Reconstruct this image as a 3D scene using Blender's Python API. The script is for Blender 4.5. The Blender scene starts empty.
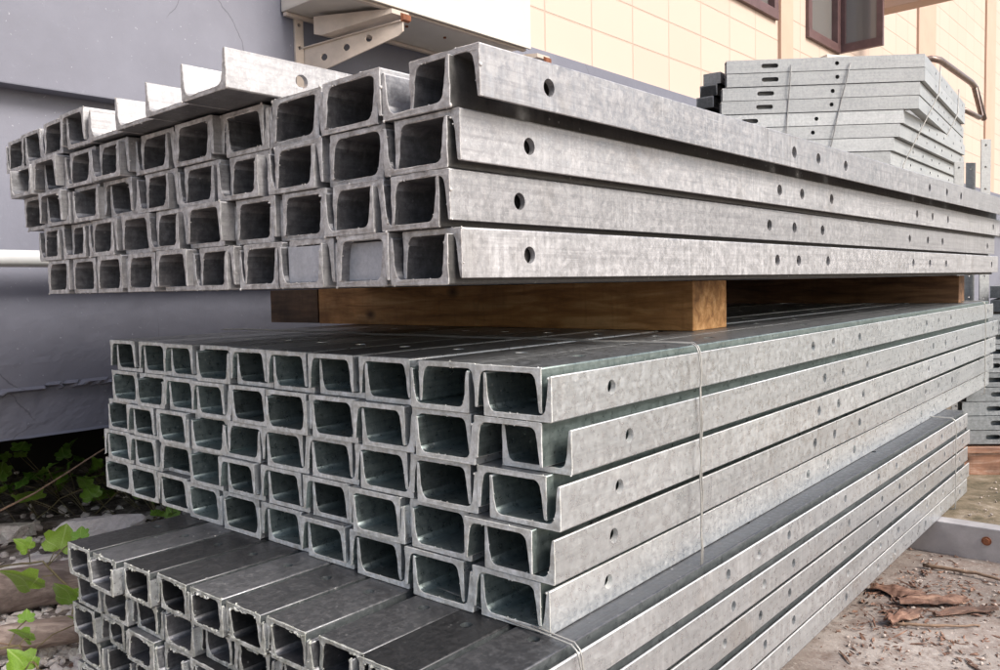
import bpy, bmesh, math, random
from mathutils import Vector, Matrix, noise, geometry
random.seed(7)
R = math.radians
scene = bpy.context.scene
col = scene.collection

# ------------------------------------------------------------------ materials
def new_mat(name):
    m = bpy.data.materials.new(name); m.use_nodes = True
    nt = m.node_tree; bs = nt.nodes['Principled BSDF']
    return m, nt, bs
def N(nt, t, **kw):
    n = nt.nodes.new(t)
    for k, v in kw.items():
        if k in n.inputs.keys() if hasattr(n.inputs, 'keys') else False: n.inputs[k].default_value = v
        else: setattr(n, k, v)
    return n
def ramp(nt, fac, stops, interp='LINEAR'):
    r = nt.nodes.new('ShaderNodeValToRGB'); r.color_ramp.interpolation = interp
    e = r.color_ramp.elements
    while len(e) < len(stops): e.new(0.5)
    for i, (p, c) in enumerate(stops):
        e[i].position = p
        e[i].color = (c, c, c, 1) if isinstance(c, (int, float)) else (*c, 1)
    nt.links.new(fac, r.inputs[0]); return r.outputs[0]
def mix(nt, fac, a, b, mode='MIX'):
    m = nt.nodes.new('ShaderNodeMix'); m.data_type = 'RGBA'; m.blend_type = mode
    for sock, v in ((m.inputs[0], fac), (m.inputs[6], a), (m.inputs[7], b)):
        if hasattr(v, 'is_output'): nt.links.new(v, sock)
        elif isinstance(v, (int, float)): sock.default_value = v if sock == m.inputs[0] else (v, v, v, 1)
        else: sock.default_value = (*v, 1)
    return m.outputs[2]
def coords(nt, scale=(1, 1, 1), rnd=True, use='Object'):
    tc = nt.nodes.new('ShaderNodeTexCoord'); v = tc.outputs[use]
    if rnd:
        oi = nt.nodes.new('ShaderNodeObjectInfo')
        mu = nt.nodes.new('ShaderNodeMath'); mu.operation = 'MULTIPLY'; mu.inputs[1].default_value = 37.0
        nt.links.new(oi.outputs['Random'], mu.inputs[0])
        ad = nt.nodes.new('ShaderNodeVectorMath'); ad.operation = 'ADD'
        nt.links.new(v, ad.inputs[0]); nt.links.new(mu.outputs[0], ad.inputs[1]); v = ad.outputs[0]
    mp = nt.nodes.new('ShaderNodeMapping'); mp.inputs['Scale'].default_value = scale
    nt.links.new(v, mp.inputs[0]); return mp.outputs[0]
def noi(nt, vec, scale, detail=6, rough=.6, dist=0):
    n = nt.nodes.new('ShaderNodeTexNoise'); n.inputs['Scale'].default_value = scale
    n.inputs['Detail'].default_value = detail; n.inputs['Roughness'].default_value = rough
    n.inputs['Distortion'].default_value = dist
    nt.links.new(vec, n.inputs['Vector']); return n.outputs[0]
def noi_c(nt, vec, scale):
    n = nt.nodes.new('ShaderNodeTexNoise'); n.inputs['Scale'].default_value = scale; n.inputs['Detail'].default_value = 6
    nt.links.new(vec, n.inputs['Vector']); return n.outputs['Color']
def bump(nt, bs, h, strength=.3, dist=.002):
    b = nt.nodes.new('ShaderNodeBump'); b.inputs['Strength'].default_value = strength
    b.inputs['Distance'].default_value = dist
    nt.links.new(h, b.inputs['Height']); nt.links.new(b.outputs[0], bs.inputs['Normal'])

def steel(name, dark, mid, light, metallic, rough, speck=.5, streak=.5, stain=None, bstr=.25, mo=.5, var=(.80, 1.12)):
    """galvanised steel: spangle clouds, streaks across the length, white specks, small stains"""
    m, nt, bs = new_mat(name); L = nt.links.new
    v = coords(nt)
    cloud = noi(nt, v, 5, 5, .6, .2)
    mid2 = tuple(m_*.93 for m_ in mid)
    base = ramp(nt, cloud, [(.35, mid2), (.65, tuple(m_*1.07 for m_ in mid))])
    fine = noi(nt, v, 230, 4, .7)
    mott = noi(nt, v, 85, 6, .75, .3)
    vs = nt.nodes.new('ShaderNodeTexVoronoi'); vs.inputs['Scale'].default_value = 150; L(v, vs.inputs['Vector'])     # crystal spangle
    spn = nt.nodes.new('ShaderNodeSeparateColor'); L(vs.outputs['Color'], spn.inputs[0])
    base = mix(nt, ramp(nt, spn.outputs[0], [(.0, .28*mo+.05), (1, 0.0)]), base, dark)
    base = mix(nt, ramp(nt, spn.outputs[1], [(.5, 0.0), (1, .35*mo+.05)]), base, light)
    base = mix(nt, mix_f(nt, mott, .50, .60, mo), base, light)
    base = mix(nt, ramp(nt, mott, [(.38, mo), (.47, 0.0)]), base, dark)
    st = noi(nt, coords(nt, (110, 20, 7)), 1.0, 5, .65, .2)          # fine drip streaks down the flange
    zone = ramp(nt, noi(nt, v, 4.5, 4, .6), [(.42, .25), (.62, 1.0)])
    stf = mix_f(nt, st, .50, .64, streak); mz_ = nt.nodes.new('ShaderNodeMath'); mz_.operation = 'MULTIPLY'; L(stf, mz_.inputs[0]); L(zone, mz_.inputs[1])
    base = mix(nt, mz_.outputs[0], base, light)
    gr = noi(nt, coords(nt, (1.2, 60, 60)), 3, 5, .6)               # rolling lines along the length
    base = mix(nt, mix_f(nt, gr, .48, .70, .42), base, dark)
    base = mix(nt, mix_f(nt, fine, .55, .66, .3), base, light)
    scr = noi(nt, coords(nt, (9, 260, 260)), 1.0, 2, .5, 1.2)       # thin scratches
    base = mix(nt, mix_f(nt, scr, .70, .74, .35), base, light)
    sp = nt.nodes.new('ShaderNodeTexVoronoi'); sp.inputs['Scale'].default_value = 75; L(v, sp.inputs['Vector'])
    spf = ramp(nt, sp.outputs['Distance'], [(.0, 1.0), (.10, 1.0), (.16, 0.0)])
    msk = ramp(nt, noi(nt, v, 9, 4, .6), [(.52, 0.0), (.62, speck)])
    mm = nt.nodes.new('ShaderNodeMath'); mm.operation = 'MULTIPLY'; L(spf, mm.inputs[0]); L(msk, mm.inputs[1])
    base = mix(nt, mm.outputs[0], base, (.78, .78, .76))
    if stain:
        base = mix(nt, mix_f(nt, noi(nt, v, 9, 5, .6, .6), .58, .74, .5), base, stain)
    oi = nt.nodes.new('ShaderNodeObjectInfo')
    tint = ramp(nt, oi.outputs['Random'], [(0, var[0]), (1, var[1])])
    base = mix(nt, 1.0, base, tint, 'MULTIPLY')
    L(base, bs.inputs['Base Color'])
    bs.inputs['Metallic'].default_value = metallic
    rr = ramp(nt, mott, [(.36, max(rough-.1, .05)), (.62, rough+.2)]); L(rr, bs.inputs['Roughness'])
    hb = mix(nt, .5, mott, fine); bump(nt, bs, hb, bstr*.8, .0012)
    return m
def mix_f(nt, fac, a, b, amt):
    return ramp(nt, fac, [(a, 0.0), (b, amt)])

M = {}
M['steel_top'] = steel('weathered_galvanised_steel', (.20, .195, .20), (.37, .365, .37), (.64, .64, .645), .62, .46, .35, .5, (.24, .22, .20), .4, .24, (.76, 1.14))
M['steel_mid'] = steel('bright_galvanised_steel', (.39, .415, .43), (.575, .60, .61), (.80, .815, .815), .78, .33, .8, .5, (.46, .44, .42), .12, .09, (.84, 1.12))
M['steel_low'] = steel('dark_galvanised_steel', (.35, .37, .385), (.53, .55, .565), (.77, .785, .79), .78, .33, .6, .55, (.46, .43, .40), .14, .10, (.84, 1.12))
M['flank_mid'] = steel('green_grey_gap_shade_flank', (.13, .16, .155), (.22, .27, .255), (.38, .43, .41), .7, .36, .5, .4, None, .2, .2)  # recessed flank: shade of the row gap painted in, green-grey
M['flank_low'] = steel('grey_gap_shade_flank', (.09, .105, .11), (.17, .19, .195), (.32, .34, .34), .7, .36, .5, .4, None, .2, .2)  # flank colour carries the shade of the gaps between rows
M['tip'] = steel('glint_painted_flange_edge', (.60, .60, .59), (.74, .74, .73), (.84, .84, .83), .45, .35, .3, .2, None, .2, .1)  # painted highlight for flange edges and hole rims
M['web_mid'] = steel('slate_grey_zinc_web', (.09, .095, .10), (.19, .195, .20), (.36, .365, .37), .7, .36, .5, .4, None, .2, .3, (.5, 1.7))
M['flank_top'] = steel('dark_gap_shade_flank', (.05, .05, .05), (.09, .088, .086), (.16, .155, .15), .5, .5, .3, .3, None, .2, .3)  # near-black flank: the dark of the row gap put into the colour
M['patina_top'] = steel('shaded_inner_zinc', (.08, .08, .085), (.17, .17, .178), (.32, .32, .33), .55, .42, .3, .3, None, .35, .4)  # web tone; on inner faces it is interior shade painted as colour
M['patina_mid'] = steel('teal_shaded_inner_zinc', (.11, .145, .145), (.225, .275, .27), (.42, .48, .465), .75, .33, .5, .3, None, .2, .25, (.6, 1.5))  # teal-tinted, with the shade inside the channels painted into the colour
M['patina_low'] = steel('dark_patina_shaded_zinc', (.05, .052, .056), (.10, .102, .108), (.20, .20, .205), .65, .38, .5, .3, None, .2, .25, (.35, 2.2))  # dark web patina, also painted shade on inner faces and inner tips
M['steel_pile'] = steel('slotted_galvanised_steel', (.27, .28, .28), (.38, .39, .39), (.50, .51, .505), .3, .45, .2, .4, None, .1)
M['steel_shade'] = steel('grey_galvanised_steel', (.15, .17, .18), (.24, .26, .27), (.36, .38, .40), .5, .45, .2, .4, None, .1)
M['steel_black'] = steel('black_painted_steel', (.012, .012, .012), (.02, .02, .02), (.05, .05, .05), .2, .5, .1, .2, None, .1)

def cut_mat(name, c1, c2, c3):
    m, nt, bs = new_mat(name)
    v = coords(nt)
    b = ramp(nt, noi(nt, v, 60, 8, .7), [(.35, c1), (.52, c2), (.66, c3)])
    nt.links.new(b, bs.inputs['Base Color'])
    bs.inputs['Metallic'].default_value = .25; bs.inputs['Roughness'].default_value = .6
    bump(nt, bs, noi(nt, v, 220, 5, .7), .5, .0012); return m
M['cut_top'] = cut_mat('weathered_cut_end', (.30, .28, .26), (.52, .505, .485), (.70, .69, .67))
M['cut_mid'] = cut_mat('bright_cut_end', (.46, .455, .41), (.66, .67, .635), (.84, .85, .83))
M['cut_low'] = cut_mat('greenish_cut_end', (.25, .26, .22), (.47, .48, .44), (.72, .73, .70))

def simple(name, color, rough=.6, metallic=0, var=.25, scale=12, b=.15, bd=.002, rnd=True):
    m, nt, bs = new_mat(name); v = coords(nt, rnd=rnd)
    lo = tuple(c*(1-var) for c in color); hi = tuple(min(c*(1+var), .95) for c in color)
    nt.links.new(ramp(nt, noi(nt, v, scale, 8, .65), [(.3, lo), (.5, color), (.7, hi)]), bs.inputs['Base Color'])
    bs.inputs['Roughness'].default_value = rough; bs.inputs['Metallic'].default_value = metallic
    bump(nt, bs, noi(nt, v, scale*8, 6, .7), b, bd); return m

def wood(name, c1, c2, c3, knots=True, scl=(3, 26, 26)):
    m, nt, bs = new_mat(name); L = nt.links.new
    g = noi(nt, coords(nt, scl), 1.6, 8, .65, .5)
    base = ramp(nt, g, [(.32, c1), (.5, c2), (.68, c3)])
    v = coords(nt)
    base = mix(nt, mix_f(nt, noi(nt, v, 5, 6, .6), .48, .68, .75), base, tuple(c*.35 for c in c1))
    base = mix(nt, mix_f(nt, noi(nt, coords(nt, (60, 60, 6)), 1.5, 4, .6), .55, .75, .35), base, c1)
    if knots:
        vo = nt.nodes.new('ShaderNodeTexVoronoi'); vo.inputs['Scale'].default_value = 7; L(coords(nt, (.7, 1, 1)), vo.inputs['Vector'])
        base = mix(nt, ramp(nt, vo.outputs['Distance'], [(.04, .9), (.14, 0.0)]), base, (.05, .022, .01))
    L(base, bs.inputs['Base Color']); bs.inputs['Roughness'].default_value = .75
    bump(nt, bs, mix(nt, .5, g, noi(nt, coords(nt, (10, 120, 120)), 1.2, 5, .7)), .8, .003); return m
M['timber'] = wood('orange_brown_timber', (.25, .115, .04), (.52, .27, .10), (.74, .46, .22))
M['timber_shade'] = wood('shaded_brown_timber', (.10, .05, .025), (.20, .105, .05), (.32, .18, .09))  # wood darkened to paint in the shade between the stacks
M['timber_dark'] = wood('dark_brown_timber', (.05, .03, .02), (.10, .06, .035), (.16, .10, .06))
M['pallet'] = wood('red_brown_pallet_wood', (.16, .07, .04), (.30, .15, .09), (.55, .42, .34))
M['bark'] = wood('bark', (.06, .03, .02), (.17, .085, .055), (.36, .23, .16), False, (8, 40, 40))
M['log'] = wood('grey_brown_log', (.12, .085, .07), (.24, .18, .15), (.42, .34, .29), False, (4, 30, 30))

def ground_mat():
    m, nt, bs = new_mat('dirty_concrete_ground'); L = nt.links.new
    v = coords(nt, rnd=False)
    big = noi(nt, v, 1.7, 8, .65, .4)
    base = ramp(nt, big, [(.32, (.14, .115, .098)), (.5, (.245, .205, .18)), (.68, (.35, .31, .28))])
    f = noi(nt, v, 22, 8, .72, .3)
    base = mix(nt, mix_f(nt, f, .46, .62, .75), base, (.14, .095, .075))
    f2 = noi(nt, v, 75, 6, .75)
    base = mix(nt, mix_f(nt, f2, .55, .68, .7), base, (.44, .40, .365))
    vo = nt.nodes.new('ShaderNodeTexVoronoi'); vo.inputs['Scale'].default_value = 55; L(v, vo.inputs['Vector'])
    base = mix(nt, ramp(nt, vo.outputs['Distance'], [(.08, .55), (.2, 0.0)]), base, (.08, .05, .04))
    # mossy green-brown dirt further off by the rear pile, and dark soil under the building
    sx = nt.nodes.new('ShaderNodeSeparateXYZ'); L(v, sx.inputs[0])
    ad = nt.nodes.new('ShaderNodeMath'); ad.operation = 'ADD'; L(sx.outputs[1], ad.inputs[0])
    nz = nt.nodes.new('ShaderNodeMath'); nz.operation = 'MULTIPLY'; nz.inputs[1].default_value = .8; L(big, nz.inputs[0]); L(nz.outputs[0], ad.inputs[1])
    mp = nt.nodes.new('ShaderNodeMapRange'); mp.inputs[1].default_value = 2.95; mp.inputs[2].default_value = 3.2; L(ad.outputs[0], mp.inputs[0])
    mo = ramp(nt, noi(nt, v, 9, 8, .7), [(.4, (.085, .07, .04)), (.55, (.19, .15, .10)), (.7, (.34, .29, .23))])
    base = mix(nt, mp.outputs[0], base, mo)
    # soil on the left of the stacks
    sm = nt.nodes.new('ShaderNodeMath'); sm.operation = 'MULTIPLY_ADD'; sm.inputs[1].default_value = -.745
    L(sx.outputs[0], sm.inputs[0])
    sy = nt.nodes.new('ShaderNodeMath'); sy.operation = 'MULTIPLY'; sy.inputs[1].default_value = .667; L(sx.outputs[1], sy.inputs[0])
    L(sy.outputs[0], sm.inputs[2])
    mr = nt.nodes.new('ShaderNodeMapRange'); mr.inputs[1].default_value = 1.3; mr.inputs[2].default_value = 1.8; L(sm.outputs[0], mr.inputs[0])
    soil = ramp(nt, noi(nt, v, 18, 8, .75), [(.36, (.06, .045, .035)), (.48, (.19, .155, .13)), (.62, (.46, .40, .36))])
    base = mix(nt, mr.outputs[0], base, soil)
    L(base, bs.inputs['Base Color']); bs.inputs['Roughness'].default_value = .9
    hb = mix(nt, .5, f, f2); bump(nt, bs, hb, .9, .006); return m
M['ground'] = ground_mat()

def greywall_mat():
    m, nt, bs = new_mat('blue_grey_wall_paint'); L = nt.links.new
    v = coords(nt, rnd=False)
    base = ramp(nt, noi(nt, v, 2.2, 8, .6), [(.3, (.135, .138, .168)), (.5, (.160, .164, .200)), (.7, (.19, .195, .235))])
    base = mix(nt, mix_f(nt, noi(nt, v, 16, 8, .7, 1.5), .62, .72, .5), base, (.23, .24, .275))
    base = mix(nt, mix_f(nt, noi(nt, v, 34, 6, .7, 2), .68, .76, .6), base, (.09, .09, .105))
    base = mix(nt, mix_f(nt, noi(nt, coords(nt, (9, 9, .8), rnd=False), 1.5, 5, .6), .55, .8, .25), base, (.15, .15, .18))
    ve = nt.nodes.new('ShaderNodeTexVoronoi'); ve.feature = 'DISTANCE_TO_EDGE'; ve.inputs['Scale'].default_value = 2.3
    vd = mix(nt, .12, v, noi_c(nt, v, 3)); L(vd, ve.inputs['Vector'])
    crk = ramp(nt, ve.outputs['Distance'], [(.0, .75), (.004, 0.0)])
    cm = nt.nodes.new('ShaderNodeMath'); cm.operation = 'MULTIPLY'; L(crk, cm.inputs[0]); L(ramp(nt, noi(nt, v, 1.9, 3, .5), [(.52, 0.0), (.56, 1.0)]), cm.inputs[1])
    base = mix(nt, cm.outputs[0], base, (.05, .05, .06))
    base = mix(nt, mix_f(nt, noi(nt, v, 90, 3, .6), .70, .73, .8), base, (.34, .34, .37))
    L(base, bs.inputs['Base Color']); bs.inputs['Roughness'].default_value = .6
    h = mix(nt, .35, noi(nt, v, 25, 8, .6), noi(nt, v, 160, 5, .7))
    bump(nt, bs, h, .35, .004); return m
M['greywall'] = greywall_mat()

A2 = Vector((.6665, .7455)); N2 = Vector((-.7455, .6665))
def WL(s, l, z): return Vector((A2.x*s+N2.x*l, A2.y*s+N2.y*l, z))     # wall frame: s along, l outward distance, z

def creamwall_mat():
    m, nt, bs = new_mat('cream_block_wall'); L = nt.links.new
    tc = nt.nodes.new('ShaderNodeTexCoord')
    d1 = nt.nodes.new('ShaderNodeVectorMath'); d1.operation = 'DOT_PRODUCT'; d1.inputs[1].default_value = (A2.x, A2.y, 0); L(tc.outputs['Object'], d1.inputs[0])
    sx = nt.nodes.new('ShaderNodeSeparateXYZ'); L(tc.outputs['Object'], sx.inputs[0])
    sb = nt.nodes.new('ShaderNodeMath'); sb.operation = 'SUBTRACT'; sb.inputs[1].default_value = 1.93; L(sx.outputs[2], sb.inputs[0])
    sa = nt.nodes.new('ShaderNodeMath'); sa.operation = 'SUBTRACT'; sa.inputs[1].default_value = .09; L(d1.outputs['Value'], sa.inputs[0])
    cb = nt.nodes.new('ShaderNodeCombineXYZ'); L(sa.outputs[0], cb.inputs[0]); L(sb.outputs[0], cb.inputs[1])
    bt = nt.nodes.new('ShaderNodeTexBrick'); L(cb.outputs[0], bt.inputs['Vector'])
    bt.offset = 0; bt.inputs['Scale'].default_value = 1; bt.inputs['Mortar Size'].default_value = .005
    bt.inputs['Mortar Smooth'].default_value = .3
    bt.inputs['Brick Width'].default_value = .40; bt.inputs['Row Height'].default_value = .21
    bt.inputs['Color1'].default_value = (.52, .405, .33, 1); bt.inputs['Color2'].default_value = (.54, .425, .35, 1)
    bt.inputs['Mortar'].default_value = (.44, .33, .26, 1)
    v = coords(nt, rnd=False)
    base = mix(nt, mix_f(nt, noi(nt, v, 1.3, 6, .6), .5, .7, .35), bt.outputs['Color'], (.50, .40, .325))
    L(base, bs.inputs['Base Color']); bs.inputs['Roughness'].default_value = .7
    iv = nt.nodes.new('ShaderNodeMath'); iv.operation = 'SUBTRACT'; iv.inputs[0].default_value = 1; L(bt.outputs['Fac'], iv.inputs[1])
    bump(nt, bs, iv.outputs[0], .8, .006); return m
M['cream'] = creamwall_mat()
M['peach'] = simple('peach_pilaster_paint', (.50, .345, .26), .7, 0, .06, 3, .1)
M['window'] = simple('red_brown_window_frame', (.115, .065, .062), .45, 0, .25, 9, .1)
M['cabinet'] = simple('cream_white_metal', (.56, .52, .46), .4, .0, .10, 6, .08)
M['bracket'] = simple('rusty_cream_bracket', (.52, .44, .37), .5, .0, .15, 14, .3)
M['rust'] = simple('rust_edge', (.20, .07, .03), .8, .1, .4, 40, .5)
M['pipe'] = simple('white_plastic_pipe', (.62, .63, .62), .35, 0, .08, 10, .05)
M['rail'] = simple('grey_brown_rail', (.20, .15, .13), .35, .5, .3, 20, .1)
M['wire'] = simple('galvanised_wire', (.34, .335, .315), .4, .3, .2, 60, .2)
M['wire_dark'] = simple('grey_wire', (.25, .25, .25), .5, .3, .2, 60, .2)
M['concrete'] = simple('broken_concrete', (.80, .72, .66), .95, 0, .3, 16, 1.0, .006)
M['grit'] = simple('pinkish_grit', (.40, .34, .30), .95, 0, .5, 30, .6, .003)
M['bearer'] = simple('grey_bearer_steel', (.38, .36, .36), .5, .35, .25, 10, .4)
M['cavity'] = simple('dark_foundation', (.02, .018, .016), .95, 0, .3, 6, .4)
M['stem'] = simple('vine_stem', (.16, .13, .06), .7, 0, .3, 40, .2)
M['twig'] = simple('dry_twig', (.20, .13, .085), .8, 0, .35, 60, .3)
M['lit_cell'] = steel('lit_interior_zinc', (.30, .31, .33), (.46, .47, .49), (.62, .63, .65), .3, .5, .4, .3, None, .3, .3)  # pale colour painting the light inside two cells

def leaf_mat(name, c):
    m, nt, bs = new_mat(name); L = nt.links.new
    v = coords(nt)
    b = ramp(nt, noi(nt, v, 30, 5, .6), [(.3, tuple(x*.6 for x in c)), (.55, c), (.75, tuple(min(x*1.5, .9) for x in c))])
    oi = nt.nodes.new('ShaderNodeObjectInfo')
    b = mix(nt, ramp(nt, oi.outputs['Random'], [(0, 0.0), (1, .5)]), b, (.26, .34, .05))
    tc = nt.nodes.new('ShaderNodeTexCoord'); wv = nt.nodes.new('ShaderNodeTexWave'); wv.wave_type = 'RINGS'; wv.inputs['Scale'].default_value = 0
    sx = nt.nodes.new('ShaderNodeSeparateXYZ'); L(tc.outputs['Object'], sx.inputs[0])
    an_ = nt.nodes.new('ShaderNodeMath'); an_.operation = 'ARCTAN2'; L(sx.outputs[0], an_.inputs[0]); L(sx.outputs[1], an_.inputs[1])
    mm = nt.nodes.new('ShaderNodeMath'); mm.operation = 'MULTIPLY'; mm.inputs[1].default_value = 5.2; L(an_.outputs[0], mm.inputs[0])
    cs = nt.nodes.new('ShaderNodeMath'); cs.operation = 'COSINE'; L(mm.outputs[0], cs.inputs[0])
    nt.nodes.remove(wv)
    b = mix(nt, ramp(nt, cs.outputs[0], [(.965, 0.0), (.995, .6)]), b, (.42, .55, .20))
    L(b, bs.inputs['Base Color']); bs.inputs['Roughness'].default_value = .38
    bs.inputs['Subsurface Weight'].default_value = 0
    tr = nt.nodes.new('ShaderNodeBsdfTranslucent'); L(b, tr.inputs[0])
    ms = nt.nodes.new('ShaderNodeMixShader'); ms.inputs[0].default_value = .35
    out = nt.nodes['Material Output']
    L(bs.outputs[0], ms.inputs[1]); L(tr.outputs[0], ms.inputs[2]); L(ms.outputs[0], out.inputs['Surface'])
    bump(nt, bs, noi(nt, v, 60, 4, .6), .4, .002); return m
M['leaf'] = leaf_mat('green_vine_leaf', (.22, .42, .05))
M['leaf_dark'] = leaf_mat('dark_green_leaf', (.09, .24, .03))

def glass_mat():
    m, nt, bs = new_mat('dark_window_glass')
    bs.inputs['Base Color'].default_value = (.16, .15, .14, 1); bs.inputs['Roughness'].default_value = .06
    bs.inputs['Specular IOR Level'].default_value = .8; return m
M['glass'] = glass_mat()

# ------------------------------------------------------------------ helpers
def tag(o, label=None, cat=None, group=None, kind=None):
    if label: o['label'] = label
    if cat: o['category'] = cat
    if group: o['group'] = group
    if kind: o['kind'] = kind
    return o
def link_mesh(name, me, mats=(), parent=None):
    o = bpy.data.objects.new(name, me); col.objects.link(o)
    for m in mats: me.materials.append(m)
    if parent: o.parent = parent
    return o
def empty(name, loc=(0, 0, 0), rz=0):
    o = bpy.data.objects.new(name, None); col.objects.link(o)
    o.location = loc; o.rotation_euler = (0, 0, rz); o.empty_display_size = .05
    return o
def from_bm(name, bm, mats, parent=None, smooth=False):
    bmesh.ops.recalc_face_normals(bm, faces=bm.faces)
    me = bpy.data.meshes.new(name); bm.to_mesh(me); bm.free()
    if smooth:
        for p in me.polygons: p.use_smooth = True
    if not isinstance(mats, (list, tuple)): mats = [mats]
    return link_mesh(name, me, mats, parent)
def box(bm, c, d, bev=0, rot=None):
    """box with centre c, size d"""
    v = bmesh.ops.create_cube(bm, size=1)['verts']
    mt = Matrix.Translation(c) @ (rot.to_4x4() if rot else Matrix()) @ Matrix.Diagonal((*d, 1))
    bmesh.ops.transform(bm, matrix=mt, verts=v)
    if bev:
        es = list({e for x in v for e in x.link_edges})
        bmesh.ops.bevel(bm, geom=es, offset=bev, segments=2, affect='EDGES', profile=.7)
def wbox(bm, s0, s1, l0, l1, z0, z1, bev=0):
    """box in the wall frame"""
    rot = Matrix(((A2.x, N2.x, 0), (A2.y, N2.y, 0), (0, 0, 1)))
    box(bm, WL((s0+s1)/2, (l0+l1)/2, (z0+z1)/2), (abs(s1-s0), abs(l1-l0), abs(z1-z0)), bev, rot)
def tube(bm, pts, r, seg=8, closed_ends=True):
    pts = [Vector(p) for p in pts]; rings = []
    up = Vector((0, 0, 1)); prev = None
    for i, p in enumerate(pts):
        t = (pts[min(i+1, len(pts)-1)]-pts[max(i-1, 0)]).normalized()
        if prev is None:
            x = t.orthogonal().normalized()
        else:
            x = (prev - t*prev.dot(t)).normalized()
        prev = x; y = t.cross(x)
        rr = r[i] if isinstance(r, (list, tuple)) else r
        rings.append([bm.verts.new(p + (x*math.cos(a)+y*math.sin(a))*rr) for a in [2*math.pi*k/seg for k in range(seg)]])
    for a, b in zip(rings, rings[1:]):
        for k in range(seg): bm.faces.new((a[k], a[(k+1) % seg], b[(k+1) % seg], b[k]))
    if closed_ends: bm.faces.new(rings[0][::-1]); bm.faces.new(rings[-1])
def boolean_cut(me, cutter_bm):
    """subtract the cutter mesh from mesh me, return a new mesh"""
    o = bpy.data.objects.new('tmp', me); col.objects.link(o)
    bmesh.ops.recalc_face_normals(cutter_bm, faces=cutter_bm.faces)
    cm = bpy.data.meshes.new('tmpc'); cutter_bm.to_mesh(cm); cutter_bm.free()
    c = bpy.data.objects.new('tmpc', cm); col.objects.link(c)
    md = o.modifiers.new('b', 'BOOLEAN'); md.operation = 'DIFFERENCE'; md.object = c; md.solver = 'EXACT'
    bpy.context.view_layer.update()
    dg = bpy.context.evaluated_depsgraph_get()
    res = bpy.data.meshes.new_from_object(o.evaluated_get(dg))
    bpy.data.objects.remove(o); bpy.data.objects.remove(c)
    return res
def cyl(bm, c, axis, r, h, seg=20):
    rot = Vector((0, 0, 1)).rotation_difference(Vector(axis)).to_matrix().to_4x4()
    bmesh.ops.create_cone(bm, cap_ends=True, segments=seg, radius1=r, radius2=r, depth=h, matrix=Matrix.Translation(c) @ rot)

# ------------------------------------------------------------------ the steel channel
def channel_profile(W, H, tw, tr, tt, rf, step=.006):
    """closed outline of a tapered-flange channel, web down; y across, z up; tr root / tt tip flange thickness"""
    hw = W/2; co = .0022; pts = []
    def arc(cy, cz, r, a0, a1, n):
        for i in range(n+1):
            a = R(a0+(a1-a0)*i/n); pts.append((cy+r*math.cos(a), cz+r*math.sin(a)))
    arc(-hw+co, co, co, 180, 270, 2)
    n = int(W/step)
    for i in range(1, n): pts.append((-hw+W*i/n, 0))
    arc(hw-co, co, co, 270, 360, 2)
    for i in range(1, 7): pts.append((hw, H*i/7.2))
    arc(hw-.001, H-.001, .001, 0, 90, 1)
    rt = min(tt*.55, .004)
    arc(hw-tt+rt, H-rt, rt, 90, 180, 3)
    sl = (tr-tt)/(H-tw)
    for i in range(1, 5):
        z = (H-rt)+(tw+rf-(H-rt))*i/5; pts.append((hw-tt-sl*(H-z), z))
    arc(hw-tr-rf, tw+rf, rf, 0, -90, 6)
    yl = hw-tr-rf; n = max(int(2*yl/step), 4)
    for i in range(1, n): pts.append((yl-2*yl*i/n, tw))
    arc(-yl, tw+rf, rf, -90, -180, 6)
    for i in range(1, 5):
        z = (tw+rf)+((H-rt)-(tw+rf))*i/5; pts.append((-(hw-tt-sl*(H-z)), z))
    arc(-(hw-tt+rt), H-rt, rt, 0, 90, 3)
    arc(-(hw-.001), H-.001, .001, 90, 180, 1)
    for i in range(6, 0, -1): pts.append((-hw, H*i/7.2))
    return pts

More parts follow.
